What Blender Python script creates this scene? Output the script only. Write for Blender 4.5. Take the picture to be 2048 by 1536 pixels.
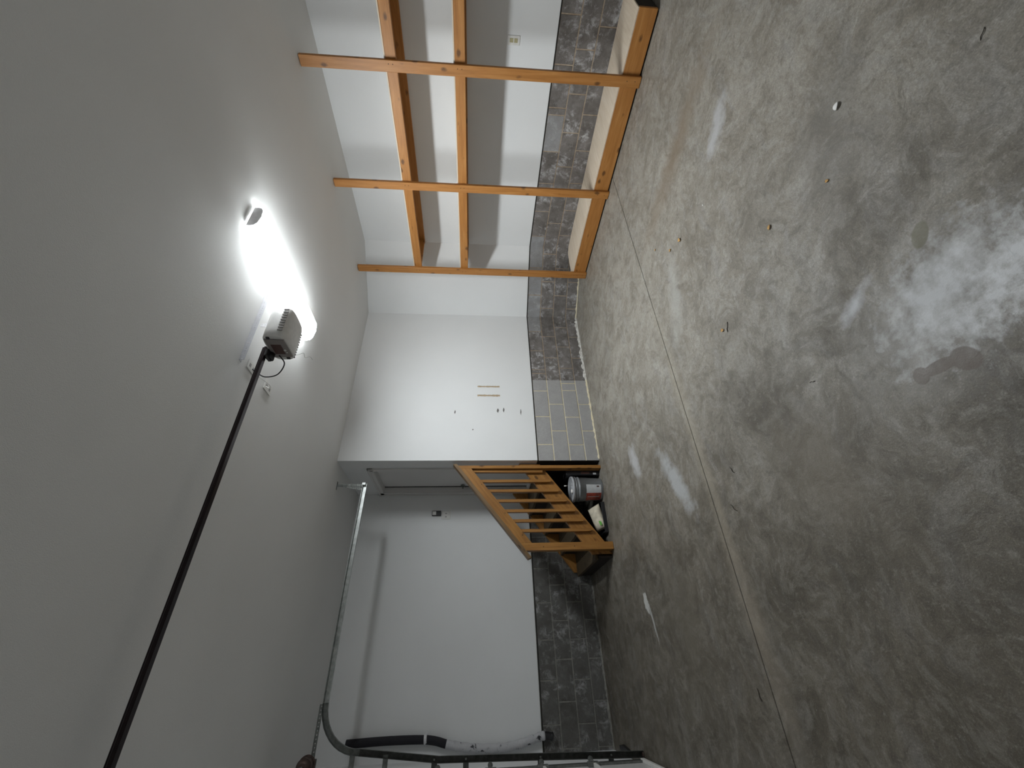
import bpy, bmesh, math, random
from mathutils import Vector, Matrix
random.seed(7)
for o in list(bpy.data.objects): bpy.data.objects.remove(o, do_unlink=True)
SC = bpy.context.scene
COL = SC.collection

# ---------------------------------------------------------------- camera
H = 3.228                     # ceiling height
camd = bpy.data.cameras.new('camera'); cam = bpy.data.objects.new('camera', camd); COL.objects.link(cam)
camd.sensor_width = 36.0; camd.lens = 850.34 / 2048 * 36; camd.sensor_fit = 'HORIZONTAL'; camd.clip_start = .02
R_ = Vector((0.82428745, -0.56604477, 0.01198002)); D_ = Vector((-0.03690545, -0.07483321, -0.99651291)); F_ = Vector((0.56496742, 0.82097096, -0.08257421))
m = Matrix.Identity(4)        # the phone was held on its side: picture right = down in the room
for i in range(3): m[i][0] = D_[i]; m[i][1] = R_[i]; m[i][2] = -F_[i]
m[0][3], m[1][3], m[2][3] = 0, 0, 1.5639
cam.matrix_world = m
SC.camera = cam
# ---------------------------------------------------------------- world, exposure
w = bpy.data.worlds.new('world'); SC.world = w; w.use_nodes = True
w.node_tree.nodes['Background'].inputs[0].default_value = (.55, .6, .7, 1)
w.node_tree.nodes['Background'].inputs[1].default_value = .3
SC.view_settings.view_transform = 'Standard'; SC.view_settings.look = 'None'
SC.view_settings.exposure = 0.0; SC.view_settings.gamma = 1; SC.view_settings.use_curve_mapping = False
LAMP_STRENGTH = 103.0          # the wraparound ceiling lamp is the only light
LAMP_COLOR = (.93, .98, 1.0, 1)

# ---------------------------------------------------------------- node helpers
def new_mat(name):
    mt = bpy.data.materials.new(name); mt.use_nodes = True
    nt = mt.node_tree; b = nt.nodes['Principled BSDF']
    return mt, nt, b
def N(nt, t, **kw):
    n = nt.nodes.new(t)
    for k, v in kw.items():
        if k.startswith('i_'):
            key = k[2:]; key = int(key) if key.isdigit() else key
            n.inputs[key].default_value = v
        else: setattr(n, k, v)
    return n
def L(nt, a, b): nt.links.new(a, b)
def ramp(nt, fac, stops):
    r = nt.nodes.new('ShaderNodeValToRGB'); L(nt, fac, r.inputs[0])
    e = r.color_ramp.elements
    while len(e) < len(stops): e.new(.5)
    for i, (p, c) in enumerate(stops):
        e[i].position = p; e[i].color = (c[0], c[1], c[2], 1) if len(c) == 3 else c
    return r.outputs[0]
def noise(nt, vec, scale, detail=4, rough=.55, dist=0.0):
    n = N(nt, 'ShaderNodeTexNoise', i_Scale=scale, i_Detail=detail, i_Roughness=rough, i_Distortion=dist)
    if vec is not None: L(nt, vec, n.inputs['Vector'])
    return n.outputs[0]
def mix(nt, fac, a, b, mode='MIX'):
    n = nt.nodes.new('ShaderNodeMix'); n.data_type = 'RGBA'; n.blend_type = mode
    for sock, v in ((n.inputs[0], fac), (n.inputs[6], a), (n.inputs[7], b)):
        if hasattr(v, 'is_linked') or hasattr(v, 'links'): L(nt, v, sock)
        elif isinstance(v, (int, float)): sock.default_value = v
        else: sock.default_value = (*v[:3], 1)
    return n.outputs[2]
def math_(nt, op, a, b=None, clamp=False):
    n = nt.nodes.new('ShaderNodeMath'); n.operation = op; n.use_clamp = clamp
    for s, v in ((n.inputs[0], a), (n.inputs[1], b)):
        if v is None: continue
        if hasattr(v, 'links'): L(nt, v, s)
        else: s.default_value = v
    return n.outputs[0]
def mapr(nt, v, a, b, c, d):
    n = nt.nodes.new('ShaderNodeMapRange'); L(nt, v, n.inputs[0])
    for i, x in enumerate((a, b, c, d)): n.inputs[i+1].default_value = x
    n.clamp = True
    return n.outputs[0]
def bump(nt, b, hgt, dist, strength=1.0):
    n = N(nt, 'ShaderNodeBump', i_Distance=dist, i_Strength=strength); L(nt, hgt, n.inputs['Height']); L(nt, n.outputs[0], b.inputs['Normal'])
def plain(name, col, rough=.5, metal=0.0, var=.06, scale=30, bmp=0):
    mt, nt, b = new_mat(name)
    tc = N(nt, 'ShaderNodeTexCoord')
    n = noise(nt, tc.outputs['Object'], scale)
    c = mix(nt, mapr(nt, n, .3, .7, 0, 1), [x*(1-var) for x in col], [min(1, x*(1+var)) for x in col])
    L(nt, c, b.inputs['Base Color']); b.inputs['Roughness'].default_value = rough; b.inputs['Metallic'].default_value = metal
    if bmp: bump(nt, b, n, bmp)
    return mt
def vscale(nt, vec, s, rnd=None):
    mp = N(nt, 'ShaderNodeMapping'); mp.inputs['Scale'].default_value = s; L(nt, vec, mp.inputs['Vector'])
    if rnd is not None:
        cb = N(nt, 'ShaderNodeCombineXYZ')
        for i, k in enumerate((13.0, 7.0, 5.0)): L(nt, math_(nt, 'MULTIPLY', rnd, k), cb.inputs[i])
        L(nt, cb.outputs[0], mp.inputs['Location'])
    return mp.outputs[0]

M = {}
def mat_paint(name, col, grain=.0006):
    mt, nt, b = new_mat(name)
    tc = N(nt, 'ShaderNodeTexCoord'); o = tc.outputs['Object']
    a = noise(nt, o, 1.1, 3); c = mix(nt, mapr(nt, a, .35, .65, 0, 1), [x*.965 for x in col], col)
    f = noise(nt, o, 260, 2); L(nt, mix(nt, mapr(nt, f, .3, .7, 0, .06), c, [x*.6 for x in col]), b.inputs['Base Color'])
    b.inputs['Roughness'].default_value = .75; b.inputs['Specular IOR Level'].default_value = .3
    bump(nt, b, f, grain)
    return mt
M['wall'] = mat_paint('wall_paint', (.80, .81, .815))
M['ceil'] = mat_paint('ceiling_paint', (.76, .76, .75), .001)
M['trim'] = mat_paint('trim_paint', (.70, .69, .68), .0001)

def mat_wood(name, dark, mid, light, knots=True, gloss=.5):
    mt, nt, b = new_mat(name)
    tc = N(nt, 'ShaderNodeTexCoord'); oi = N(nt, 'ShaderNodeObjectInfo'); rnd = oi.outputs['Random']; o = tc.outputs['Object']
    v = vscale(nt, o, (1.6, 22, 22), rnd)
    n1 = noise(nt, v, 1.6, 5, .6, .6)
    v2 = vscale(nt, o, (6, 160, 160), rnd); n2 = noise(nt, v2, 1.0, 3)
    v3 = vscale(nt, o, (.9, 3, 3), rnd); n3 = noise(nt, v3, 1.5, 2)
    c = ramp(nt, n1, [(.25, dark), (.5, mid), (.78, light)])
    c = mix(nt, mapr(nt, n2, .35, .7, 0, .35), c, dark)
    c = mix(nt, mapr(nt, n3, .3, .7, 0, .35), c, [x*.75 for x in mid])
    if knots:
        vk = vscale(nt, o, (5.0, 9, 9), rnd)
        vo = N(nt, 'ShaderNodeTexVoronoi'); vo.inputs['Scale'].default_value = 1.0; L(nt, vk, vo.inputs['Vector'])
        dd = math_(nt, 'ADD', vo.outputs['Distance'], math_(nt, 'MULTIPLY', noise(nt, vk, 6, 2), .12))
        c = mix(nt, mapr(nt, dd, .17, .27, .85, 0), c, [x*.32 for x in dark])
    L(nt, c, b.inputs['Base Color']); b.inputs['Roughness'].default_value = gloss
    bump(nt, b, n2, .0006)
    return mt
M['pine'] = mat_wood('stained_pine', (.30, .115, .022), (.44, .185, .042), (.55, .27, .082))
M['stairwood'] = mat_wood('stair_wood', (.20, .082, .016), (.34, .155, .032), (.45, .225, .060))
M['capwood'] = mat_wood('weathered_cap_wood', (.10, .055, .025), (.19, .115, .05), (.27, .18, .09))
M['ply'] = mat_wood('pale_plywood', (.60, .48, .36), (.72, .61, .48), (.80, .71, .60), False, .5)
M['shadewood'] = mat_wood('shaded_wood', (.012, .008, .006), (.020, .013, .009), (.03, .02, .013), False, .9)  # shade on faces turned from the lamp, painted into the wood
M['treadwood'] = mat_wood('tread_wood', (.03, .020, .009), (.065, .043, .019), (.11, .08, .038), True, .75)

def mat_block(name, base, dark, white, mott):
    mt, nt, b = new_mat(name)
    g = N(nt, 'ShaderNodeNewGeometry'); oi = N(nt, 'ShaderNodeObjectInfo'); P = g.outputs['Position']
    n1 = noise(nt, P, 7, 5, .65, .4); n2 = noise(nt, P, 130, 3)
    c = mix(nt, mapr(nt, n1, .5-mott, .5+mott, 0, 1), dark, base)
    c = mix(nt, math_(nt, 'MULTIPLY', oi.outputs['Random'], .35), c, dark)
    if white:
        n3 = noise(nt, P, 10.0, 10, .78, .35); n4 = noise(nt, P, 3.0, 3)
        f = math_(nt, 'MULTIPLY', mapr(nt, n3, .50, .64, 0, 1), mapr(nt, n4, .36, .56, 0, white))
        c = mix(nt, f, c, (.62, .62, .63))
    c = mix(nt, mapr(nt, n2, .35, .7, 0, .3), c, [x*.5 for x in dark])
    L(nt, c, b.inputs['Base Color']); b.inputs['Roughness'].default_value = .8
    bump(nt, b, n2, .002)
    return mt
M['block_clean'] = mat_block('clean_block', (.44, .435, .43), (.34, .335, .335), 0, .25)
M['block_dirty'] = mat_block('dirty_block', (.27, .25, .24), (.11, .098, .088), .9, .2)
M['block_grey'] = mat_block('grey_block', (.15, .148, .14), (.085, .08, .072), .5, .2)  # left wall's low light put into the block colour
M['block_upper'] = mat_block('upper_block', (.34, .345, .36), (.24, .235, .23), .5, .2)
def mat_mortar(name, c1, c2):
    mt, nt, b = new_mat(name)
    g = N(nt, 'ShaderNodeNewGeometry'); n = noise(nt, g.outputs['Position'], 18, 5, .7)
    L(nt, mix(nt, mapr(nt, n, .35, .65, 0, 1), c1, c2), b.inputs['Base Color']); b.inputs['Roughness'].default_value = .9
    bump(nt, b, n, .004)
    return mt
M['mortar_tan'] = mat_mortar('tan_mortar', (.58, .50, .33), (.70, .64, .48))
M['lime'] = mat_mortar('white_lime', (.40, .38, .34), (.72, .71, .68))
M['mortar_dark'] = mat_mortar('brown_mortar', (.28, .21, .15), (.42, .35, .27))
M['mortar_grey'] = mat_mortar('grey_mortar', (.16, .155, .14), (.25, .245, .22))  # mortar darkened likewise for the dim left wall

M['black'] = plain('black_plastic', (.012, .012, .014), .45)
M['foam'] = plain('black_foam', (.012, .011, .016), .8)
M['gap'] = plain('dark_gap', (.02, .018, .016), .9)
M['galv'] = plain('galvanised_steel', (.46, .48, .47), .38, .85, .25, 24)
M['trackshade'] = plain('shaded_track_steel', (.07, .072, .065), .55, .4, .4, 20)  # shade inside the upright channel painted into the steel colour
M['galvdull'] = plain('dull_galvanised_steel', (.20, .21, .20), .5, .7, .3, 30)
M['whitemetal'] = plain('white_metal', (.74, .74, .76), .45, .1)
M['bracketgrey'] = plain('grey_bracket_steel', (.50, .50, .53), .5, .2)
M['railmetal'] = plain('dark_rail_metal', (.020, .013, .015), .28, .6, .3, 8)
M['beige'] = plain('opener_plastic', (.70, .69, .67), .4)
M['taupe'] = plain('opener_front', (.24, .215, .205), .5)
M['plate'] = plain('ivory_plate', (.72, .71, .68), .4)
M['brass'] = plain('socket_face', (.42, .38, .22), .5)
M['cord_grey'] = plain('grey_cord', (.33, .32, .31), .6)
M['rust'] = plain('rusty_steel', (.10, .07, .06), .6, .5, .4, 30)
M['red'] = plain('dull_red', (.22, .02, .02), .5)
M['doorpaint'] = plain('garage_door_paint', (.55, .55, .54), .5)
M['bucket'] = plain('grey_bucket_plastic', (.20, .21, .22), .38)
M['lid'] = plain('lid_plastic', (.40, .41, .43), .35, 0, .12, 40)
M['label_white'] = plain('label_white', (.50, .51, .52), .5)
M['label_red'] = plain('label_red', (.30, .045, .025), .5, 0, .5, 60)
M['label_dark'] = plain('label_dark', (.07, .03, .025), .5)
M['cream'] = plain('cream_bag', (.62, .56, .44), .6, 0, .15, 25)
M['green'] = plain('label_green', (.13, .42, .06), .5, 0, .3, 60)
M['paper'] = plain('torn_brown_paper', (.42, .33, .22), .9, 0, .3, 60)
M['scuff'] = plain('scuff_grey', (.17, .16, .155), .9)
M['endcap'] = plain('lamp_end_cap', (.80, .79, .80), .5)
M['leaf'] = plain('dry_leaf', (.52, .30, .10), .7, 0, .3, 80)
M['twig'] = plain('dark_twig', (.04, .03, .02), .8)
M['chip'] = plain('white_chip', (.75, .74, .72), .7)
M['white_tape'] = None
def mat_tape():
    mt, nt, b = new_mat('torn_white_tape')
    g = N(nt, 'ShaderNodeNewGeometry'); n = noise(nt, g.outputs['Position'], 13, 6, .65, .4)
    L(nt, ramp(nt, n, [(.36, (.02, .02, .025)), (.40, (.46, .46, .48)), (.8, (.6, .6, .62))]), b.inputs['Base Color'])
    b.inputs['Roughness'].default_value = .6
    return mt
M['white_tape'] = mat_tape()
def mat_lamp():
    mt, nt, b = new_mat('lamp_diffuser')
    b.inputs['Base Color'].default_value = (.9, .9, .9, 1); b.inputs['Emission Color'].default_value = LAMP_COLOR
    b.inputs['Emission Strength'].default_value = LAMP_STRENGTH
    return mt
M['lamp'] = mat_lamp()
M['lamp_rim'] = mat_lamp(); M['lamp_rim'].node_tree.nodes['Principled BSDF'].inputs['Emission Strength'].default_value = LAMP_STRENGTH*.05
M['lamp_side'] = mat_lamp(); M['lamp_side'].node_tree.nodes['Principled BSDF'].inputs['Emission Strength'].default_value = LAMP_STRENGTH*.30

def mat_floor():
    mt, nt, b = new_mat('garage_concrete')
    g = N(nt, 'ShaderNodeNewGeometry'); P = g.outputs['Position']
    warp = N(nt, 'ShaderNodeTexNoise', i_Scale=2.5, i_Detail=3)
    L(nt, P, warp.inputs['Vector'])
    wv = N(nt, 'ShaderNodeVectorMath', operation='MULTIPLY_ADD'); L(nt, warp.outputs['Color'], wv.inputs[0]); wv.inputs[1].default_value = (.35, .35, 0); L(nt, P, wv.inputs[2])
    W = wv.outputs[0]
    n1 = noise(nt, W, .8, 4, .6); n2 = noise(nt, W, 3.2, 8, .66, .25); n3 = noise(nt, W, 12, 8, .72, .2); n4 = noise(nt, P, 150, 4, .75); n6 = noise(nt, W, 1.7, 5, .6); n7 = noise(nt, P, 45, 5, .7)
    mv = vscale(nt, W, (1.2, 4.5, 1)); n5 = noise(nt, mv, 1.7, 7, .65, .3)
    SX = N(nt, 'ShaderNodeSeparateXYZ'); L(nt, P, SX.inputs[0])
    # darker floor colour towards the garage door, with a ragged cloudy border
    door_mask = mapr(nt, math_(nt, 'ADD', SX.outputs[0], math_(nt, 'MULTIPLY', math_(nt, 'SUBTRACT', n6, .5), 4.0)), .5, 2.3, 1, 0)
    pale_floor = ramp(nt, n2, [(.30, (.21, .188, .152)), (.45, (.33, .30, .25)), (.58, (.43, .40, .345)), (.74, (.54, .51, .46))])
    dark_floor = ramp(nt, n2, [(.30, (.070, .060, .042)), (.45, (.115, .100, .075)), (.58, (.172, .154, .122)), (.74, (.28, .26, .22))])
    c = mix(nt, door_mask, pale_floor, dark_floor)
    c = mix(nt, mapr(nt, n1, .40, .62, 0, .30), c, (.14, .115, .078))
    c = mix(nt, mapr(nt, n5, .52, .70, 0, .45), c, mix(nt, door_mask, (.40, .40, .40), (.22, .215, .21)))
    c = mix(nt, mapr(nt, n3, .52, .60, 0, .50), c, mix(nt, door_mask, (.46, .44, .40), (.25, .235, .205)))
    c = mix(nt, mapr(nt, n3, .46, .38, 0, .55), c, mix(nt, door_mask, (.17, .15, .12), (.065, .055, .042)))
    n8 = noise(nt, W, 5.5, 9, .74, .5); n9 = noise(nt, P, 24, 7, .72)
    c = mix(nt, mapr(nt, n8, .54, .60, 0, .38), c, mix(nt, door_mask, (.52, .50, .46), (.30, .285, .25)))
    c = mix(nt, mapr(nt, n8, .45, .40, 0, .42), c, mix(nt, door_mask, (.20, .18, .145), (.065, .055, .042)))
    c = mix(nt, mapr(nt, n9, .56, .66, 0, .35), c, (.42, .40, .36))
    c = mix(nt, mapr(nt, n7, .36, .60, .35, 0), c, (.06, .05, .04))
    c = mix(nt, mapr(nt, n4, .35, .66, .45, 0), c, (.07, .06, .048))
    c = mix(nt, mapr(nt, n4, .56, .74, 0, .35), c, (.42, .40, .36))
    sep = N(nt, 'ShaderNodeSeparateXYZ'); L(nt, P, sep.inputs[0])
    def ell(cx, cy, rx, ry, ang, soft, wob=.35, wscale=9):
        ca, sa = math.cos(ang), math.sin(ang)
        dx = math_(nt, 'SUBTRACT', sep.outputs[0], cx); dy = math_(nt, 'SUBTRACT', sep.outputs[1], cy)
        u = math_(nt, 'DIVIDE', math_(nt, 'ADD', math_(nt, 'MULTIPLY', dx, ca), math_(nt, 'MULTIPLY', dy, sa)), rx)
        v = math_(nt, 'DIVIDE', math_(nt, 'SUBTRACT', math_(nt, 'MULTIPLY', dy, ca), math_(nt, 'MULTIPLY', dx, sa)), ry)
        d = math_(nt, 'SQRT', math_(nt, 'ADD', math_(nt, 'MULTIPLY', u, u), math_(nt, 'MULTIPLY', v, v)))
        d = math_(nt, 'ADD', d, math_(nt, 'MULTIPLY', math_(nt, 'SUBTRACT', noise(nt, P, wscale, 5, .65), .5), wob*2))
        return mapr(nt, d, 1, 1-soft, 0, 1)
    # pale mineral patches, lamp highlight painted near the camera, broad dark patches, brown dust trail along the shelf
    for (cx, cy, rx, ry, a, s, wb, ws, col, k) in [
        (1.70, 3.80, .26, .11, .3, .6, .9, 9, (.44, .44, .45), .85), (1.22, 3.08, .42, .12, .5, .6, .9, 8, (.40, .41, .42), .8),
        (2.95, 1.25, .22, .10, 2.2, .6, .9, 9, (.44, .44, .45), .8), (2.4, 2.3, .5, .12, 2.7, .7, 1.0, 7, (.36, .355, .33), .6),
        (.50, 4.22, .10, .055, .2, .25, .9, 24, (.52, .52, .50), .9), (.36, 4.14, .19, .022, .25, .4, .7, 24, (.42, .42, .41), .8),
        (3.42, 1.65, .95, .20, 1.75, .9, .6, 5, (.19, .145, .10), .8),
        (.98, .98, .30, .42, .4, .95, .6, 8, (.30, .29, .275), .85), (1.02, .90, .20, .30, .4, .95, 1.3, 15, (.60, .61, .63), .8), (.93, .72, .10, .30, .5, .95, 1.4, 24, (.66, .67, .69), .8), (1.22, 1.16, .045, .13, .4, .9, .7, 14, (.50, .51, .54), .75),  # pale deposit with the lamp's floor reflection painted in as lighter colour
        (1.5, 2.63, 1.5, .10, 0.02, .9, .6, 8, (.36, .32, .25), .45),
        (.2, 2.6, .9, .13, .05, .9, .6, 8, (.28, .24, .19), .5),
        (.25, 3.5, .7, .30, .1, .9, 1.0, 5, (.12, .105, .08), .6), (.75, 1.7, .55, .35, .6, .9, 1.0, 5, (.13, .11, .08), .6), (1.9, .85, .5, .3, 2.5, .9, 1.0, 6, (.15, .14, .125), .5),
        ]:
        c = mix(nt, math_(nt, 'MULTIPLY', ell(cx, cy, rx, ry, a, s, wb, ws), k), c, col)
    st1 = ell(.818, 1.108, .034, .030, 0, .12, .10, 20); st2 = ell(.785, .965, .052, .040, .6, .12, .12, 20); st3 = ell(.81, 1.04, .024, .075, -.15, .14, .1, 20); st4 = ell(1.237, .833, .032, .052, .9, .15, .15, 20)
    stain = math_(nt, 'MAXIMUM', math_(nt, 'MAXIMUM', st1, st2), st3)
    c = mix(nt, math_(nt, 'MULTIPLY', stain, .85), c, (.125, .100, .082))
    c = mix(nt, math_(nt, 'MULTIPLY', st4, .8), c, (.115, .105, .06))
    L(nt, c, b.inputs['Base Color'])
    r = mapr(nt, n8, .42, .60, .60, .34)
    L(nt, r, b.inputs['Roughness']); b.inputs['Specular IOR Level'].default_value = .5
    hh = math_(nt, 'ADD', math_(nt, 'MULTIPLY', n3, .7), math_(nt, 'MULTIPLY', n4, .3))
    bump(nt, b, hh, .006, .8)
    return mt
M['floor'] = mat_floor()

# ---------------------------------------------------------------- geometry helpers
def mesh_from_bm(bm, name):
    bmesh.ops.recalc_face_normals(bm, faces=bm.faces)
    me = bpy.data.meshes.new(name); bm.to_mesh(me); bm.free(); return me
def add_box(bm, lo, hi, bev=0.0, mi=0):
    n = bmesh.ops.create_cube(bm, size=1.0)['verts']
    for v in n:
        v.co = Vector([lo[i] + (v.co[i]+.5)*(hi[i]-lo[i]) for i in range(3)])
    fs = set(f for v in n for f in v.link_faces)
    for f in fs: f.material_index = mi
    if bev:
        es = set(e for v in n for e in v.link_edges)
        bmesh.ops.bevel(bm, geom=list(es), offset=bev, segments=1, affect='EDGES')
def add_prism(bm, pts, axis, a, b):
    """extrude polygon pts (2-D) between a and b along axis"""
    def mk(p, t):
        return {'Y': (p[0], t, p[1]), 'X': (t, p[0], p[1]), 'Z': (p[0], p[1], t)}[axis]
    A = [bm.verts.new(mk(p, a)) for p in pts]; B = [bm.verts.new(mk(p, b)) for p in pts]
    bm.faces.new(A); bm.faces.new(B[::-1])
    for i in range(len(pts)):
        j = (i+1) % len(pts); bm.faces.new((A[i], B[i], B[j], A[j]))
def add_cyl(bm, p0, p1, r0, r1=None, seg=16, caps=True):
    r1 = r0 if r1 is None else r1
    p0, p1 = Vector(p0), Vector(p1); d = (p1-p0).normalized()
    u = d.orthogonal().normalized(); v = d.cross(u)
    A = []; B = []
    for i in range(seg):
        t = 2*math.pi*i/seg; q = u*math.cos(t)+v*math.sin(t)
        A.append(bm.verts.new(p0+q*r0)); B.append(bm.verts.new(p1+q*r1))
    for i in range(seg):
        j = (i+1) % seg; f = bm.faces.new((A[i], A[j], B[j], B[i])); f.smooth = True
    if caps: bm.faces.new(A[::-1]); bm.faces.new(B)
def add_tube(bm, pts, r, seg=10, caps=True):
    pts = [Vector(p) for p in pts]; rings = []
    u = (pts[1]-pts[0]).orthogonal().normalized()
    for i, p in enumerate(pts):
        d = (pts[min(i+1, len(pts)-1)]-pts[max(i-1, 0)]).normalized()
        u = (u - d*u.dot(d)).normalized(); v = d.cross(u)
        rr = r[i] if isinstance(r, (list, tuple)) else r
        rings.append([bm.verts.new(p+(u*math.cos(2*math.pi*k/seg)+v*math.sin(2*math.pi*k/seg))*rr) for k in range(seg)])
    for a, b in zip(rings, rings[1:]):
        for k in range(seg):
            j = (k+1) % seg; f = bm.faces.new((a[k], a[j], b[j], b[k])); f.smooth = True
    if caps: bm.faces.new(rings[0][::-1]); bm.faces.new(rings[-1])
def add_lathe(bm, prof, seg=32, a0=0.0, a1=2*math.pi, smooth=True):
    full = abs(a1-a0-2*math.pi) < 1e-6; n = seg if full else seg+1
    rings = []
    for r, z in prof:
        if r < 1e-6: rings.append([bm.verts.new((0, 0, z))]*n)
        else: rings.append([bm.verts.new((r*math.cos(a0+(a1-a0)*k/seg), r*math.sin(a0+(a1-a0)*k/seg), z)) for k in range(n)])
    for a, b in zip(rings, rings[1:]):
        for k in range(seg):
            j = (k+1) % n
            vs = []
            for v in (a[k], a[j], b[j], b[k]):
                if v not in vs: vs.append(v)
            if len(vs) > 2:
                f = bm.faces.new(vs); f.smooth = smooth
def catmull(pts, n=6):
    P = [Vector(p) for p in pts]; P = [P[0]*2-P[1]] + P + [P[-1]*2-P[-2]]; out = []
    for i in range(1, len(P)-2):
        for k in range(n):
            t = k/n; a, b, c, d = P[i-1], P[i], P[i+1], P[i+2]
            out.append(.5*((2*b)+(c-a)*t+(2*a-5*b+4*c-d)*t*t+(3*b-a-3*c+d)*t**3))
    out.append(P[-2]); return out
def perforated(bm, length, width, pitch=.025, hole=.005, th=.002, y0=0.0, frame=lambda x, y, z: (x, y, z)):
    """strip with real holes; local x along, y across, z thickness"""
    n = max(1, int(round(length/pitch))); pl = length/n
    for i in range(n):
        cx = (i+.5)*pl; cy = y0+width/2; hx, hy = pl/2, width/2
        outer = [(hx, 0), (hx, hy), (0, hy), (-hx, hy), (-hx, 0), (-hx, -hy), (0, -hy), (hx, -hy)]
        inner = [(hole*math.cos(math.pi/4*k), hole*math.sin(math.pi/4*k)) for k in range(8)]
        lay = []
        for z in (0, th):
            lay.append(([bm.verts.new(frame(cx+a, cy+b, z)) for a, b in outer], [bm.verts.new(frame(cx+a, cy+b, z)) for a, b in inner]))
        for k in range(8):
            j = (k+1) % 8
            (o0, i0), (o1, i1) = lay
            bm.faces.new((o0[k], o0[j], i0[j], i0[k])); bm.faces.new((o1[k], i1[k], i1[j], o1[j]))
            bm.faces.new((i0[k], i0[j], i1[j], i1[k])); bm.faces.new((o0[k], o1[k], o1[j], o0[j]))

def link(name, me, mats, loc=(0, 0, 0), parent=None, rot=None, smooth=False):
    o = bpy.data.objects.new(name, me); COL.objects.link(o)
    if me and not me.materials:
        for mm in (mats if isinstance(mats, (list, tuple)) else [mats]): me.materials.append(M[mm])
    if parent is not None:
        o.parent = parent; o.location = Vector(loc) - world_loc(parent)
    else: o.location = loc
    if rot is not None: o.rotation_euler = rot
    return o
def world_loc(o):
    v = Vector(o.location)
    while o.parent: o = o.parent; v += Vector(o.location)
    return v
def tag(o, label=None, cat=None, group=None, kind=None):
    if label: o['label'] = label
    if cat: o['category'] = cat
    if group: o['group'] = group
    if kind: o['kind'] = kind
    return o
def empty(name, loc, label, cat, group=None):
    o = bpy.data.objects.new(name, None); COL.objects.link(o); o.location = loc; o.empty_display_size = .1
    return tag(o, label, cat, group)
def part(name, fn, mats, parent, origin=(0, 0, 0), rot=None, label=None):
    """fn(bm) draws in coordinates local to origin"""
    bm = bmesh.new(); fn(bm); me = mesh_from_bm(bm, name)
    o = link(name, me, mats, origin, parent, rot)
    if label: o['label'] = label
    return o
def wpart(name, fn, mats, parent, label=None):
    """fn(bm) draws in world coordinates; the origin moves to the shape's middle"""
    bm = bmesh.new(); fn(bm)
    c = sum((v.co for v in bm.verts), Vector())/len(bm.verts)
    for v in bm.verts: v.co -= c
    me = mesh_from_bm(bm, name); o = link(name, me, mats, c, parent)
    if label: o['label'] = label
    return o
_board = {}
def board(name, p0, p1, wdir, wid, thk, mat_, parent, bev=.003, label=None):
    """timber from p0 to p1 (centre line); wid measured along wdir, thk across both"""
    p0, p1 = Vector(p0), Vector(p1); d = (p1-p0); ln = d.length; x = d.normalized()
    wd = Vector(wdir); y = (wd - x*wd.dot(x)).normalized(); z = x.cross(y)
    key = (round(ln, 3), round(wid, 3), round(thk, 3), mat_)
    if key not in _board:
        bm = bmesh.new(); add_box(bm, (-ln/2, -wid/2, -thk/2), (ln/2, wid/2, thk/2), bev); _board[key] = mesh_from_bm(bm, name)
    o = link(name, _board[key], mat_, (p0+p1)/2, parent)
    mt = Matrix((x, y, z)).transposed(); o.rotation_euler = mt.to_euler()
    if label: o['label'] = label
    return o
def structure(name, fn, mats, label, cat, loc=(0, 0, 0)):
    bm = bmesh.new(); fn(bm); me = mesh_from_bm(bm, name)
    o = link(name, me, mats, loc); tag(o, label, cat, None, 'structure'); return o

# ---------------------------------------------------------------- measures of the room (metres)
A1 = 4.8995      # central wall plane
A0 = 6.0667      # left wall plane
C0 = 2.2093      # where the central wall starts (doorway wall)
C1, C2, A2 = 4.6635, 5.3577, 4.092   # angled corner and right wall
G = -.72         # garage door wall
S = -1.25        # near side wall
HB = .780        # top of the concrete blocks
T = .15

# ---------------------------------------------------------------- floor with its sawn joint
GY = 2.645
def floor_fn(bm):
    prof = [(S-.2, 0), (GY-.005, 0), (GY-.003, -.006), (GY+.003, -.006), (GY+.005, 0), (A0+.2, 0), (A0+.2, -.12), (S-.2, -.12)]
    add_prism(bm, prof, 'X', G-.2, C2+.2)
structure('floor', floor_fn, 'floor', 'mottled grey brown concrete garage floor with a straight sawn joint', 'floor')
def joint_fill(bm): add_box(bm, (G, GY-.0035, -.006), (4.75, GY+.0035, -.0035))
fl = bpy.data.objects['floor']
part('joint_dirt', joint_fill, 'gap', fl)
structure('ceiling', lambda bm: add_box(bm, (G-.2, S-.2, H), (C2+.2, A0+.2, H+.1)), 'ceil', 'plain off white ceiling over the whole garage', 'ceiling')

# ---------------------------------------------------------------- walls: drywall above, blocks below
DR = .010  # drywall stands proud of the blocks
def wall_left_fn(bm): add_box(bm, (G, A0-DR, HB+.014), (C0, A0+T, H))
wl = structure('wall_left', wall_left_fn, 'wall', 'long grey white drywall over concrete blocks behind the stairs, left', 'wall')
def wall_centre_fn(bm): add_prism(bm, [(C0, A1-DR), (C1, A1-DR), (C1+.12, A1+T), (C0+.02, A1+T), (C0, A1+T)], 'Z', HB+.014, H)
wc = structure('wall_centre', wall_centre_fn, 'wall', 'bright white drywall with torn paper strips, between stairs and angled corner', 'wall')
ux, uy = (C2-C1), (A2-A1); ul = math.hypot(ux, uy); ux /= ul; uy /= ul; nx, ny = uy, -ux   # inward normal candidates
if nx > 0: nx, ny = -nx, -ny
def wall_corner_fn(bm):
    add_prism(bm, [(C1+nx*DR, A1+ny*DR), (C2+nx*DR, A2+ny*DR), (C2+.15, A2+.05), (C1+.12, A1+.2)], 'Z', HB+.014, H)
wk = structure('wall_corner', wall_corner_fn, 'wall', 'narrow angled white wall between the central wall and the shelf wall', 'wall')
def wall_right_fn(bm): add_box(bm, (C2-DR, S, HB+.014), (C2+T, A2, H))
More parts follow.
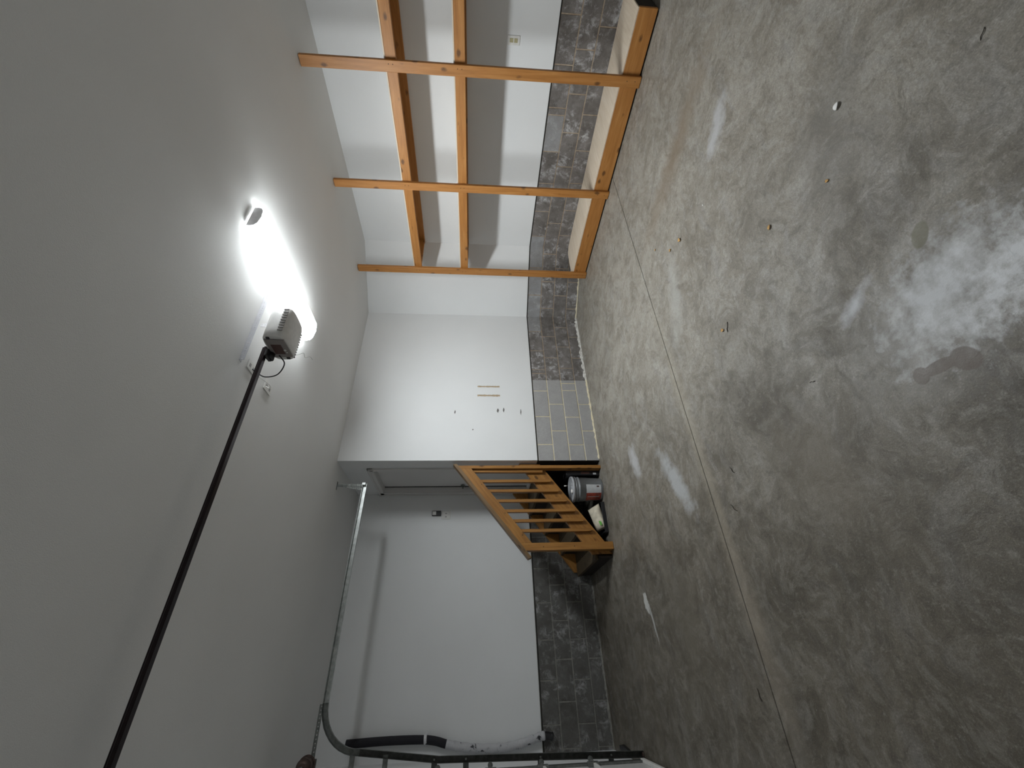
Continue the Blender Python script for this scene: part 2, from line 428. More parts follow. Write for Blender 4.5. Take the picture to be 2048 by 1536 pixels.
wr = structure('wall_right', wall_right_fn, 'wall', 'white drywall over stained blocks behind the timber shelves', 'wall')
# doorway wall between W0 and W1, facing the garage door
DY0, DY1, DZ0, DZ1 = 5.195, 5.968, .82, 2.855
def wall_alcove_fn(bm):
    add_box(bm, (C0, A1+T, HB+.014), (C0+T, DY0-.02, H)); add_box(bm, (C0, DY1+.02, HB+.014), (C0+T, A0, H)); add_box(bm, (C0, DY0-.02, DZ1+.02), (C0+T, DY1+.02, H))
wa = structure('wall_alcove', wall_alcove_fn, 'wall', 'short grey drywall around the house door above the stairs', 'wall')
def wall_front_fn(bm):
    add_box(bm, (G-T, 5.0, 0), (G, A0, H)); add_box(bm, (G-T, S, 0), (G, 0.0, H)); add_box(bm, (G-T, 0, 2.5), (G, 5.0, H))
wf = structure('wall_front', wall_front_fn, 'wall', 'white wall around the garage door opening', 'wall')
structure('wall_near', lambda bm: add_box(bm, (G, S-T, 0), (C2, S, H)), 'wall', 'plain white side wall behind the camera', 'wall')

# block courses. each wall piece: origin point, direction, inward normal, u-range, list of joints per row
ROWS = [(.577, .780), (.374, .577), (.171, .374), (0.0, .171)]
J = .012
_blk = {}
def block_mesh(ln, ht):
    key = (round(ln, 2), round(ht, 3))
    if key not in _blk:
        bm = bmesh.new(); l2 = key[0]/2; h2 = key[1]/2
        add_box(bm, (-l2, -.03, -h2), (l2, .004, h2), .003)
        _blk[key] = mesh_from_bm(bm, 'concrete_block')
    return _blk[key]
def block_wall(parent, p, d, nrm, u0, u1, joints, matfn, mort):
    """d unit direction, nrm inward normal (2-D)"""
    ang = math.atan2(d[1], d[0])
    # local +y must be the inward normal
    flip = (-d[1]*nrm[0] + d[0]*nrm[1]) < 0
    if flip: ang += math.pi
    def bed(bm):
        q0 = (p[0]+d[0]*u0, p[1]+d[1]*u0); q1 = (p[0]+d[0]*u1, p[1]+d[1]*u1)
        for (m0, m1, mi) in mort:
            a = (p[0]+d[0]*m0, p[1]+d[1]*m0); b = (p[0]+d[0]*m1, p[1]+d[1]*m1)
            n0 = len(bm.faces)
            add_prism(bm, [a, b, (b[0]-nrm[0]*T, b[1]-nrm[1]*T), (a[0]-nrm[0]*T, a[1]-nrm[1]*T)], 'Z', 0, HB)
            bm.faces.ensure_lookup_table()
            for f in bm.faces[n0:]: f.material_index = mi
    part('mortar_bed', bed, ['mortar_tan', 'mortar_dark', 'mortar_grey'], parent)
    for ri, (z0, z1) in enumerate(ROWS):
        js = sorted(set([u0] + [j for j in joints[ri] if u0+.03 < j < u1-.03] + [u1]))
        for a, b in zip(js, js[1:]):
            la = a + (J/2 if a > u0 else 0); lb = b - (J/2 if b < u1 else 0)
            if lb-la < .015: continue
            um = (la+lb)/2; ln = lb-la; zz0 = z0+(J/2 if ri < 3 else .0); zz1 = z1-(J/2 if ri > 0 else .004)
            me = block_mesh(ln, zz1-zz0)
            mk = matfn(ri, um)
            if not me.materials: me.materials.append(M[mk])
            o = bpy.data.objects.new('concrete_block', me); COL.objects.link(o)
            o.parent = parent; pr = world_loc(parent)
            off = random.uniform(-.0015, .0015)
            o.location = Vector((p[0]+d[0]*um+nrm[0]*off, p[1]+d[1]*um+nrm[1]*off, (zz0+zz1)/2)) - pr
            o.rotation_euler = (0, 0, ang)
            o.scale[0] = ln/round(ln, 2)
            o.material_slots[0].link = 'OBJECT'; o.material_slots[0].material = M[mk]
def seq(a, step, lo, hi):
    k = math.ceil((lo-a)/step); out = []
    while a+k*step < hi: out.append(a+k*step); k += 1
    return out
mW = .412
block_wall(wl, (0, A0), (1, 0), (0, -1), G, C0+.02, [seq(.757, mW, G, C0), seq(.55, mW, G, C0), seq(.757, mW, G, C0), seq(.55, mW, G, C0)],
           lambda r, u: 'block_grey', [(G, C0+.02, 2)])
XB = 3.444
block_wall(wc, (0, A1), (1, 0), (0, -1), C0, XB, [[3.259, 2.847, 2.433], [3.043, 2.631], [3.39, 3.27, 2.84, 2.43], [3.043, 2.631]],
           lambda r, u: 'block_clean', [(C0, XB, 0)])
block_wall(wc, (0, A1), (1, 0), (0, -1), XB, C1, [[3.47, 3.56, 3.63, 3.98, 4.36], [3.85, 4.26], [3.66, 4.06, 4.45], [3.85, 4.26]],
           lambda r, u: 'block_upper' if (r == 0 and u > 4.3) else 'block_dirty', [(XB, C1, 1)])
block_wall(wk, (C1, A1), (ux, uy), (nx, ny), 0, ul, [[.34, .75], [.14, .55, .96], [.34, .75], [.14, .55, .96]],
           lambda r, u: 'block_upper' if r == 0 else 'block_dirty', [(0, ul, 1)])
block_wall(wr, (C2, 0), (0, 1), (-1, 0), S, A2, [[1.334, 1.758, 2.177, 2.253, 2.673, 3.089, 3.50, 3.91]+seq(1.334-.41, .41, S, 1.0), seq(1.612, .414, S, A2), [1.412, 1.82, 2.23, 2.643, 3.068, 3.47, 3.88]+seq(1.412-.41, .41, S, 1.2), seq(1.612, .414, S, A2)],
           lambda r, u: 'block_upper' if (r == 0 and (2.25 < u < 2.68 or u > 3.9)) else 'block_dirty', [(S, A2, 1)])
# end faces of the block wall beside the stairs and the dark gap under the drywall
part('wall_end', lambda bm: add_box(bm, (C0-.002, A1+.001, 0), (C0+.05, A0, HB)), 'gap', wc)
part('shadow_gap', lambda bm: add_box(bm, (G, A0-.004, HB-.001), (C0, A0+.1, HB+.015)), 'gap', wl)
part('shadow_gap', lambda bm: add_box(bm, (C0, A1-.004, HB-.001), (C1, A1+.1, HB+.015)), 'gap', wc)
part('shadow_gap', lambda bm: add_prism(bm, [(C1+nx*.004, A1+ny*.004), (C2+nx*.004, A2+ny*.004), (C2+.1, A2), (C1+.1, A1+.1)], 'Z', HB-.001, HB+.015), 'gap', wk)
part('shadow_gap', lambda bm: add_box(bm, (C2-.004, S, HB-.001), (C2+.1, A2, HB+.015)), 'gap', wr)
part('drywall_edge', lambda bm: add_box(bm, (G, A0-DR-.002, HB+.013), (C0, A0-DR+.004, HB+.020)), 'mortar_grey', wl)
# rough mortar smeared along the foot of the blocks
def crust(p0, p1, nrm, hgt, dep):
    def f(bm):
        n = int((Vector(p1)-Vector(p0)).length/.03); prev = None
        for i in range(n+1):
            t = i/n; x = p0[0]+(p1[0]-p0[0])*t; y = p0[1]+(p1[1]-p0[1])*t
            h = hgt*random.uniform(.3, 1.2); d = dep*random.uniform(.4, 1.2)
            vs = [bm.verts.new((x-nrm[0]*.01, y-nrm[1]*.01, h)), bm.verts.new((x+nrm[0]*(.005+d*.35), y+nrm[1]*(.005+d*.35), h*.7)), bm.verts.new((x+nrm[0]*(d+.006), y+nrm[1]*(d+.006), 0)), bm.verts.new((x-nrm[0]*.01, y-nrm[1]*.01, 0))]
            if prev:
                for k in range(4): bm.faces.new((prev[k], prev[(k+1) % 4], vs[(k+1) % 4], vs[k]))
            else: bm.faces.new(vs)
            prev = vs
        bm.faces.new(prev[::-1])
    return f
part('mortar_crust', crust((C0+.02, A1), (XB, A1), (0, -1), .022, .022), 'mortar_tan', wc)
part('mortar_crust', crust((XB, A1), (C1, A1), (0, -1), .045, .024), 'lime', wc)
part('mortar_crust', crust((C1, A1), (C2, A2), (nx, ny), .018, .02), 'mortar_tan', wk)
part('mortar_crust', crust((G, A0), (1.0, A0), (0, -1), .025, .03), 'mortar_grey', wl)
# torn paper strips and scuffs on the central wall
YW = A1-DR
def torn(x0, z0, z1, wd):
    def f(bm):
        n = 16; lf = []; rt = []
        for i in range(n+1):
            z = z0+(z1-z0)*i/n; k = wd/2*random.uniform(.7, 1.15)
            lf.append((x0-k, z)); rt.append((x0+k*random.uniform(.85, 1.1), z))
        add_prism(bm, lf+rt[::-1], 'Y', YW-.0015, YW)
    return f
wpart('torn_paper_strip', torn(3.168, 1.245, 1.552, .030), 'paper', wc, 'straight torn brown paper strip nearer the stairs')
wpart('torn_paper_strip', torn(3.316, 1.248, 1.553, .024), 'paper', wc, 'ragged torn brown paper strip nearer the corner')
for (x, z, sx, sz) in [(2.902, 1.847, .03, .010), (2.929, 1.278, .035, .016), (2.938, 1.200, .038, .012), (2.908, .970, .05, .008), (2.641, 1.607, .010, .010)]:
    wpart('scuff_mark', lambda bm: add_prism(bm, [(x-sx, z), (x-sx*.2, z+sz), (x+sx*.8, z+sz*.4), (x+sx, z-sz*.2), (x+sx*.1, z-sz)], 'Y', YW-.001, YW), 'scuff', wc)
wpart('scuff_mark', lambda bm: add_prism(bm, [(2.52, 2.84), (2.56, 2.85), (2.54, 2.86)], 'Z', H-.001, H), 'scuff', bpy.data.objects['ceiling'])

# ---------------------------------------------------------------- house door
d1 = bpy.data.objects.new('door_1', None); COL.objects.link(d1); d1.location = (C0, 5.6, DZ0); tag(d1, 'white panelled house door at the top of the wooden stairs', 'door', None, 'structure')
CW = .075
part('door_leaf', lambda bm: add_box(bm, (C0+.075, DY0+.004, DZ0), (C0+.12, DY1-.030, DZ1)), 'trim', d1)
part('weatherstrip', lambda bm: add_box(bm, (C0+.074, DY1-.030, DZ0), (C0+.10, DY1, DZ1)), 'gap', d1)
def jamb(bm):
    add_box(bm, (C0, DY0-.02, DZ0-.02), (C0+.13, DY0, DZ1)); add_box(bm, (C0, DY1, DZ0-.02), (C0+.13, DY1+.02, DZ1)); add_box(bm, (C0, DY0-.02, DZ1), (C0+.13, DY1+.02, DZ1+.02)); add_box(bm, (C0-.01, DY0, DZ0-.03), (C0+.13, DY1, DZ0))
part('door_jamb', jamb, 'trim', d1)
def casing(y0, y1, z0, z1, horizontal=False):
    def f(bm):
        add_box(bm, (C0-.012, y0, z0), (C0, y1, z1), .003)
        if horizontal: add_box(bm, (C0-.022, y0, z1-.025), (C0-.012, y1, z1), .004)
        elif y0 < 5.5: add_box(bm, (C0-.022, y0, z0), (C0-.012, y0+.025, z1), .004)
        else: add_box(bm, (C0-.022, y1-.025, z0), (C0-.012, y1, z1), .004)
    return f
part('door_casing', casing(DY0-CW, DY0-.005, DZ0-.05, DZ1+.075), 'trim', d1)
part('door_casing', casing(DY1+.005, A0-DR-.001, DZ0-.05, DZ1+.075), 'trim', d1)
part('door_casing', casing(DY0-CW, A0-DR-.001, DZ1+.005, DZ1+.075, True), 'trim', d1)
def knob(bm):
    add_cyl(bm, (C0+.075, DY1-.075, 1.745), (C0+.055, DY1-.075, 1.745), .03, seg=20); add_cyl(bm, (C0+.055, DY1-.075, 1.745), (C0+.03, DY1-.075, 1.745), .012, seg=12)
    add_box(bm, (C0+.022, DY1-.095, 1.735), (C0+.032, DY1-.055, 1.755), .003)
part('deadbolt', knob, 'galvdull', d1)

# ---------------------------------------------------------------- sectional garage door, only its edge is in view
d2 = bpy.data.objects.new('door_2', None); COL.objects.link(d2); d2.location = (G, 2.5, 0); tag(d2, 'closed white sectional garage door seen edge on, lower left', 'garage door', None, 'structure')
DZ = [0.0, .50, .945, 1.40, 1.86, 2.32, 2.5]
for i in range(6):
    def sec(bm, z0=DZ[i], z1=DZ[i+1]):
        add_box(bm, (G+.002, .02, z0+.012), (G+.035, 4.99, z1-.004), .004)
    wpart('door_section', sec, 'doorpaint', d2)
for z in (.505, .95, 1.405, 1.865):
    wpart('section_rail', lambda bm: add_box(bm, (G+.034, .03, z-.018), (G+.066, 4.985, z+.006), .003), 'plate', d2)
    def hinge(bm):
        add_box(bm, (G+.035, 4.86, z-.05), (G+.07, 4.93, z+.05), .004); add_cyl(bm, (G+.075, 4.86, z), (G+.075, 5.01, z), .006, seg=10)
        add_cyl(bm, (G+.075, 4.985, z), (G+.075, 5.012, z), .022, seg=16)
    wpart('hinge', hinge, 'galvdull', d2)
wpart('end_stile', lambda bm: add_box(bm, (G+.035, 4.93, .02), (G+.052, 4.985, 2.3), .002), 'galvdull', d2)
wpart('bottom_seal', lambda bm: add_box(bm, (G, .02, 0), (G+.05, 4.99, .014), .003), 'black', d2)
wpart('bottom_rail', lambda bm: add_box(bm, (G+.034, .03, .014), (G+.062, 4.985, .05), .004), 'plate', d2)

# ---------------------------------------------------------------- garage door track
TY = 5.03
tr = empty('door_track', (-.6, TY, 0), 'galvanised garage door track curving from the floor up and along under the ceiling, left', 'door track')
path = [(-.640, .0), (-.612, 1.0), (-.592, 1.86), (-.515, 2.50)]
R0 = .36; cxc, czc = -.145, 2.562
arc = []
for k in range(0, 11):
    t = math.pi - k/10*math.pi/2*1.0
    arc.append((cxc+R0*math.cos(t)*1.02, czc+R0*math.sin(t)))
path = path[:3] + arc + [(.9, 2.915), (1.975, 2.893)]
def track(bm, path):
    prof = [(-.025, -.012), (-.025, .02), (-.02, .026), (.02, .026), (.025, .02), (.025, -.012)]   # (normal, Y)
    th = .0025; rings = []
    P = [Vector((x, 0, z)) for x, z in path]
    inner = [(-.0225, -.012), (-.0225, .019), (-.0185, .0235), (.0185, .0235), (.0225, .019), (.0225, -.012)]
    loop = prof + inner[::-1]
    for i, pt in enumerate(P):
        d = (P[min(i+1, len(P)-1)]-P[max(i-1, 0)]).normalized(); n = Vector((-d.z, 0, d.x))
        rings.append([bm.verts.new(pt+n*a+Vector((0, TY+b_, 0))) for a, b_ in loop])
    k = len(loop)
    for a, b_ in zip(rings, rings[1:]):
        for i in range(k): bm.faces.new((a[i], a[(i+1) % k], b_[(i+1) % k], b_[i]))
    bm.faces.new(rings[0]); bm.faces.new(rings[-1][::-1])
part('track_rail', lambda bm: track(bm, path[:3]+arc[:1]), 'trackshade', tr, label='upright track darkened with painted shade')
part('track_rail', lambda bm: track(bm, arc), 'galvdull', tr, label='curved track piece')
part('track_rail', lambda bm: track(bm, [arc[-1], (.9, 2.915), (1.975, 2.893)]), 'galv', tr, label='horizontal track')
for z, x in ((2.33, -.560), (2.62, -.51)):
    wpart('wall_bracket', lambda bm: (add_box(bm, (G, TY-.012+.034, z-.022), (x+.02, TY-.009+.034, z+.022)), add_box(bm, (G, TY+.022, z-.022), (G+.003, TY+.06, z+.022))), 'galvdull', tr)
for z in (.30, .95, 1.62, 1.90):
    x = -.64+z*.026
    wpart('wall_bracket', lambda bm: (add_box(bm, (G, TY+.0265, z-.025), (x+.02, TY+.030, z+.025)), add_box(bm, (G, TY+.0265, z-.025), (G+.003, TY+.07, z+.025)), add_cyl(bm, (x, TY-.005, z), (x, TY+.036, z), .008, seg=8)), 'galvdull', tr)
def wall_angle(bm):
    perforated(bm, 2.0, .034, .05, .006, .002, 0, lambda x, y, z: (G+.012+y, TY+.024+z, x+.02))
    perforated(bm, 2.0, .03, .05, .004, .002, 0, lambda x, y, z: (G+.010+z, TY+.024+y, x+.02))
part('perforated_angle', wall_angle, 'galvdull', tr)
def top_angle(bm):
    perforated(bm, .56, .032, .03, .006, .002, 0, lambda x, y, z: (G+.004+x, TY+.028+z, 2.945+y))
    perforated(bm, .56, .03, .03, .005, .002, 0, lambda x, y, z: (G+.004+x, TY+.028+y, 2.977+z))
part('header_angle', top_angle, 'galvdull', tr)
def hanger(bm):
    perforated(bm, .33, .028, .022, .0045, .002, 0, lambda x, y, z: (1.955+y, TY+.03+z, 2.90+x))
    perforated(bm, .34, .028, .022, .0045, .002, 0, lambda x, y, z: (1.90+x*.17+y, TY+.034+z, 2.897+x*.97))
    perforated(bm, .10, .028, .022, .0045, .002, 0, lambda x, y, z: (1.91+x, TY+.01+y, H-.003+z))
part('ceiling_hanger', hanger, 'galvdull', tr, )
wpart('end_stop', lambda bm: (add_box(bm, (1.955, TY-.014, 2.885), (1.985, TY+.028, 2.925), .002), add_cyl(bm, (1.97, TY-.02, 2.905), (1.97, TY+.04, 2.905), .006, seg=8)), 'galv', tr)
part('edge_dirt', lambda bm: add_box(bm, (-.655, TY-.03, 0), (-.625, TY+.03, .012), .002), 'rust', tr)
# cable drum on the torsion shaft above the door
ts = empty('torsion_shaft', (-.57, 4.6, 2.96), 'rusty round cable drum on the shaft above the garage door', 'cable drum')
part('shaft', lambda bm: add_cyl(bm, (-.565, .1, 2.96), (-.565, 5.0, 2.96), .0125, seg=14), 'galvdull', ts)
def drum(bm):
    add_cyl(bm, (-.565, 4.82, 2.96), (-.565, 4.90, 2.96), .060, seg=28)
    add_cyl(bm, (-.565, 4.90, 2.96), (-.565, 4.91, 2.96), .072, seg=28); add_cyl(bm, (-.565, 4.78, 2.96), (-.565, 4.82, 2.96), .03, .06, seg=24)
part('cable_drum', drum, 'rust', ts)
part('bearing_plate', lambda bm: add_box(bm, (G+.002, 4.965, 2.90), (-.53, 4.97, 3.02), .001), 'galvdull', ts)

# ---------------------------------------------------------------- insulated pipe in the left corner
pp = empty('insulated_pipe', (-.6, 6.0, .67), 'black and white wrapped pipe running down the corner beside the garage door', 'pipe')
PY = A0-DR-.048
ctrl = [(-.54, 2.903), (-.53, 2.5), (-.535, 2.13), (-.552, 1.967), (-.588, 1.826), (-.622, 1.616), (-.640, 1.348), (-.626, 1.103), (-.572, .853), (-.56, .76), (-.572, .68)]
pts = catmull([(x, PY, z) for x, z in ctrl], 8)
cut1 = [q for q in pts if q.z > 1.80]; cut2 = [q for q in pts if .76 < q.z < 1.86]; cut3 = [q for q in pts if q.z < .80]
part('foam_sleeve', lambda bm: add_tube(bm, cut1, .040, 18), 'foam', pp, label='plain black foam upper sleeve')
part('tape_sleeve', lambda bm: add_tube(bm, cut2, [.041+.003*math.sin(i*1.7) for i in range(len(cut2))], 18), 'white_tape', pp, label='white wrapped sleeve torn to show black')
part('end_cap', lambda bm: add_tube(bm, cut3, [.036]*(len(cut3)-2)+[.043, .036] if len(cut3) > 3 else .04, 18), 'black', pp)
def strap(bm): add_tube(bm, [(-.535, PY, 2.055), (-.536, PY, 2.085)], .043, 18); add_box(bm, (-.60, PY+.03, 2.05), (-.49, A0-DR, 2.08), .001)
part('pipe_strap', strap, 'whitemetal', pp)

# small black block on the floor by the track
rb = empty('rubber_stop', (-.66, 5.65, 0), 'small black rubber piece on the floor beside the track foot', 'rubber stop')
wpart('rubber_body', lambda bm: add_prism(bm, [(-.70, 5.46), (-.655, 5.42), (-.63, 5.62), (-.645, 5.72), (-.69, 5.70)], 'Z', 0, .03), 'black', rb)

# ---------------------------------------------------------------- timber shelves
XF = 4.770
sh = empty('storage_shelf', (4.95, 2.6, 0), 'tall orange pine shelving unit along the right wall, floor to ceiling', 'shelf')
for i, (y0, y1) in enumerate(((1.605, 1.705), (2.795, 2.89), (4.045, 4.145))):
    board('post', (4.75, (y0+y1)/2 + (0, .0, 0)[i], .004), (4.75, (y0+y1)/2+(.015, .01, 0)[i], H-.004), (0, 1, 0), y1-y0-.003, .038, 'pine', sh)
YS0, YS1 = 1.10, 4.145
for (z0, z1) in ((2.350, 2.447), (1.708, 1.806)):
    zc = (z0+z1)/2
    board('front_rail', (4.79, YS0, zc), (4.79, YS1, zc), (0, 0, 1), z1-z0, .038, 'pine', sh)
    board('wall_ledger', (C2-DR-.020, YS0, zc), (C2-DR-.020, A2-.01, zc), (0, 0, 1), z1-z0, .038, 'pine', sh)
    for y in (YS0+.02, 4.03):
        board('cross_joist', (4.812, y, zc), (C2-DR-.042, y, zc), (0, 0, 1), z1-z0, .038, 'pine', sh)
    board('shelf_deck', (5.06, YS0, z1+.007), (5.06, A2-.03, z1+.007), (1, 0, 0), .575, .012, 'ply', sh, .001)
    wpart('shelf_deck', lambda bm: add_prism(bm, [(4.775, A2-.029), (5.34, A2-.029), (5.28, A2+.06), (4.775, A2+.06)], 'Z', z1+.001, z1+.013), 'ply', sh)
z0, z1 = .016, .186
board('front_board', (4.79, YS0, .101), (4.79, YS1, .101), (0, 0, 1), .17, .038, 'pine', sh)
board('wall_ledger', (C2-.026, YS0, .101), (C2-.026, A2-.02, .101), (0, 0, 1), .17, .036, 'pine', sh)
board('end_board', (4.812, YS0+.019, .101), (C2-.05, YS0+.019, .101), (0, 0, 1), .17, .038, 'shadewood', sh, label='end board of the bottom shelf, darkened with painted shade')  # unlit end face, its shade put into the wood colour
for y in (1.7, 2.3, 2.965, 3.55): board('cross_joist', (4.812, y, .101), (C2-.05, y, .101), (0, 0, 1), .165, .038, 'pine', sh)
board('shelf_foot', (4.83, YS0+.02, .008), (4.83, YS1-.1, .008), (1, 0, 0), .08, .016, 'shadewood', sh)
XP = C2-.012
wpart('shelf_deck', lambda bm: add_box(bm, (4.772, YS0, .187), (XP, 2.963, .200), .0015), 'ply', sh, 'pale plywood panel of the bottom shelf')
wpart('shelf_deck', lambda bm: add_prism(bm, [(4.772, 2.967), (XP, 2.967), (XP, A2-.03), (5.28, A2+.055), (4.772, A2+.055)], 'Z', .187, .200), 'ply', sh, 'pale plywood panel at the far end of the bottom shelf')
for yy in (1.66, 2.85, 4.10):
    for zz in (.06, .14, 1.74, 1.78, 2.38, 2.42):
        wpart('screw', lambda bm: add_cyl(bm, (4.7315, yy-.012, zz), (4.7295, yy-.012, zz), .004, seg=8), 'gap', sh)

# ---------------------------------------------------------------- stairs
st = empty('staircase', (1.65, 5.5, 0), 'brown wooden stairs with a slatted handrail, going up to the house door', 'stairs')
K = .715
def zl(x): return .085+K*(x-1.252)
def stringer(y0, y1):
    def f(bm):
        x0, x1 = 1.10, 2.195; xc = 1.252-.085/K
        add_prism(bm, [(xc, 0), (x1, zl(x1)), (x1, zl(x1)+.262), (x0, max(zl(x0), 0)+.235), (x0, 0)], 'Y', y0, y1)
    return f
def grain_slab(name, fn, mt, parent, label=None):
    """world-drawn shape whose local X follows the stair slope, so that the grain runs along it"""
    bm = bmesh.new(); fn(bm); c = sum((v.co for v in bm.verts), Vector())/len(bm.verts)
    a = math.atan(K); rotm = Matrix.Rotation(-a, 3, 'Y'); inv = rotm.inverted()
    for v in bm.verts: v.co = inv @ (v.co-c)
    me = mesh_from_bm(bm, name); o = link(name, me, mt, c, parent); o.rotation_euler = rotm.to_euler()
    if label: o['label'] = label
    return o
grain_slab('stringer', stringer(4.975, 5.013), 'stairwood', st)
grain_slab('stringer', stringer(A0-.055, A0-.017), 'stairwood', st)
TX = [1.065, 1.335, 1.605, 1.875]
for i, x in enumerate(TX):
    z = .2*(i+1); x1 = TX[i+1]+.02 if i < 3 else 2.19
    ya, yb = (4.975 if i == 0 else 5.014), A0-.057
    if i == 0: ya = 5.014
    wpart('tread', lambda bm: add_box(bm, (x-.02, ya, z-.036), ((x+x1)/2-.003, yb, z), .003), 'treadwood', st)
    wpart('tread', lambda bm: add_box(bm, ((x+x1)/2+.003, ya, z-.036), (x1, yb, z), .003), 'treadwood', st)
    if i == 0: wpart('riser', lambda bm: add_box(bm, (x-.001, 4.985, .002), (x+.020, A0-.02, z-.037), .001), 'shadewood', st, 'bottom riser darkened with painted shade')
    else: wpart('riser', lambda bm: add_box(bm, (x, ya, z-.199), (x+.018, yb, z-.037), .001), 'shadewood', st)  # risers face away from the lamp; shade is in their colour
# newel, back post, balusters, handrail
YN = 4.89
KR = .775
def zt(x): return .976+KR*(x-1.045)      # top of the handrail cap
def newel(bm):
    add_prism(bm, [(1.133, .004), (1.213, .004), (1.213, zt(1.213)-.049), (1.133, zt(1.133)-.049)], 'Y', YN, 4.974)
def up_grain(name, fn, mt, label=None):
    bm = bmesh.new(); fn(bm); c = sum((v.co for v in bm.verts), Vector())/len(bm.verts)
    rotm = Matrix.Rotation(-math.pi/2, 3, 'Y'); inv = rotm.inverted()
    for v in bm.verts: v.co = inv @ (v.co-c)
    me = mesh_from_bm(bm, name); o = link(name, me, mt, c, st); o.rotation_euler = rotm.to_euler()
    return o
up_grain('newel_post', newel, 'stairwood')
up_grain('back_post', lambda bm: add_prism(bm, [(2.105, .004), (2.143, .004), (2.143, zt(2.143)-.049), (2.105, zt(2.105)-.049)], 'Y', YN, 4.975), 'stairwood')
def rail_board(bm):
    add_prism(bm, [(1.2145, zt(1.2145)-.048), (2.1035, zt(2.1035)-.048), (2.1035, zt(2.1035)-.178), (1.2145, zt(1.2145)-.178)], 'Y', YN, 4.928)
grain_slab('handrail', rail_board, 'stairwood', st)
grain_slab('rail_cap', lambda bm: add_prism(bm, [(1.045, zt(1.045)), (2.160, zt(2.160)), (2.160, zt(2.160)-.047), (1.060, zt(1.060)-.047)], 'Y', 4.882, 4.972), 'capwood', st, 'weathered brown cap board on the handrail')
for k, x in enumerate((2.082, 1.958, 1.835, 1.712, 1.590, 1.474, 1.360)):
    zb = zl(x)+.055; ztp = zt(x)-.10
    board('baluster', (x, 4.949, zb), (x+(.006 if k == 0 else 0), 4.949, ztp), (1, 0, 0), .034, .040, 'stairwood', st, .002)
for x, z in ((1.17, .80), (1.17, .45), (1.3, 1.03), (1.9, 1.49), (1.55, 1.22)):
    wpart('screw', lambda bm: add_cyl(bm, (x, YN+.001, z), (x, YN-.0015, z), .005, seg=8), 'gap', st)

# ---------------------------------------------------------------- things under the stairs
BX, BY = 1.885, 5.045
bk = empty('bucket', (BX, BY, 0), 'grey lidded plastic bucket with a red and white label under the stairs', 'bucket')
part('pail', lambda bm: add_lathe(bm, [(0, .003), (.125, .003), (.130, .0), (.133, .008), (.146, .285), (.152, .288), (.152, .296), (.147, .298), (.148, .325), (.154, .328), (.154, .336), (.149, .338), (.150, .352), (.0, .352)], 40), 'bucket', bk, (BX, BY, 0))
part('lid', lambda bm: add_lathe(bm, [(.151, .352), (.158, .350), (.159, .372), (.155, .382), (.146, .382), (.142, .372), (.075, .370), (.072, .376), (.0, .376)], 40), 'lid', bk, (BX, BY, 0))
part('spout_cap', lambda bm: add_lathe(bm, [(.026, 0), (.026, .014), (.022, .018), (0, .018)], 20), 'plate', bk, (BX-.045, BY-.055, .374))
aC = math.radians(-110.7)
def lab(a0, a1, z0, z1, off):
    r = lambda z: .133+(z-.008)*(.013/.277)+off
    return lambda bm: add_lathe(bm, [(r(z0), z0), (r(z1), z1)], 12, math.radians(a0), math.radians(a1))
lbw = part('label_panel', lab(-128, -86, .030, .215, .0012), 'label_white', bk, (BX, BY, 0), label='grey white upper label')
lbr = part('label_panel', lab(-178, -128, .030, .215, .0012), 'label_red', bk, (BX, BY, 0), label='dark red label beside the white one')
part('label_emblem', lab(-99, -92, .055, .085, .002), 'label_dark', lbw, (BX, BY, 0))
for k in range(5):
    part('label_mark', lab(-168+k*8, -164+k*8, .045+.02*(k % 2), .10, .002), 'label_dark', lbr, (BX, BY, 0))
part('label_mark', lab(-150, -147, .05, .2, .002), 'label_white', lbr, (BX, BY, 0))
def bail(bm):
    p = [Vector((BX+.155*math.cos(t)*math.cos(aC+math.pi/2), BY+.155*math.cos(t)*math.sin(aC+math.pi/2), .325+.155*math.sin(t))) for t in [math.pi*i/24 for i in range(25)]]
    add_tube(bm, [q-Vector((BX, BY, 0)) for q in p], .0022, 8)
# the wire handle folded up towards the stringer
part('wire_handle', lambda bm: add_tube(bm, catmull([(-.06, -.145, .31), (-.065, -.135, .38), (-.067, -.128, .44), (-.068, -.12, .47)], 5), .0022, 8), 'galv', bk, (BX+.07, BY, 0))
part('handle_grip', lambda bm: add_cyl(bm, (0, 0, 0), (.0, .004, .028), .007, seg=10), 'chip', bk, (BX+.002, BY-.120, .455))
cs = empty('black_case', (2.04, 5.02, 0), 'slim black plastic case standing between the bucket and the back post', 'case')
wpart('case_body', lambda bm: add_box(bm, (2.050, 4.985, .003), (2.125, 5.20, .43), .010), 'black', cs)
wpart('case_label', lambda bm: add_box(bm, (2.057, 4.9832, .045), (2.080, 4.9855, .085)), 'label_white', cs)
wpart('case_label', lambda bm: add_box(bm, (2.065, 4.9832, .13), (2.095, 4.9855, .24)), 'label_dark', cs, 'dark red marking')
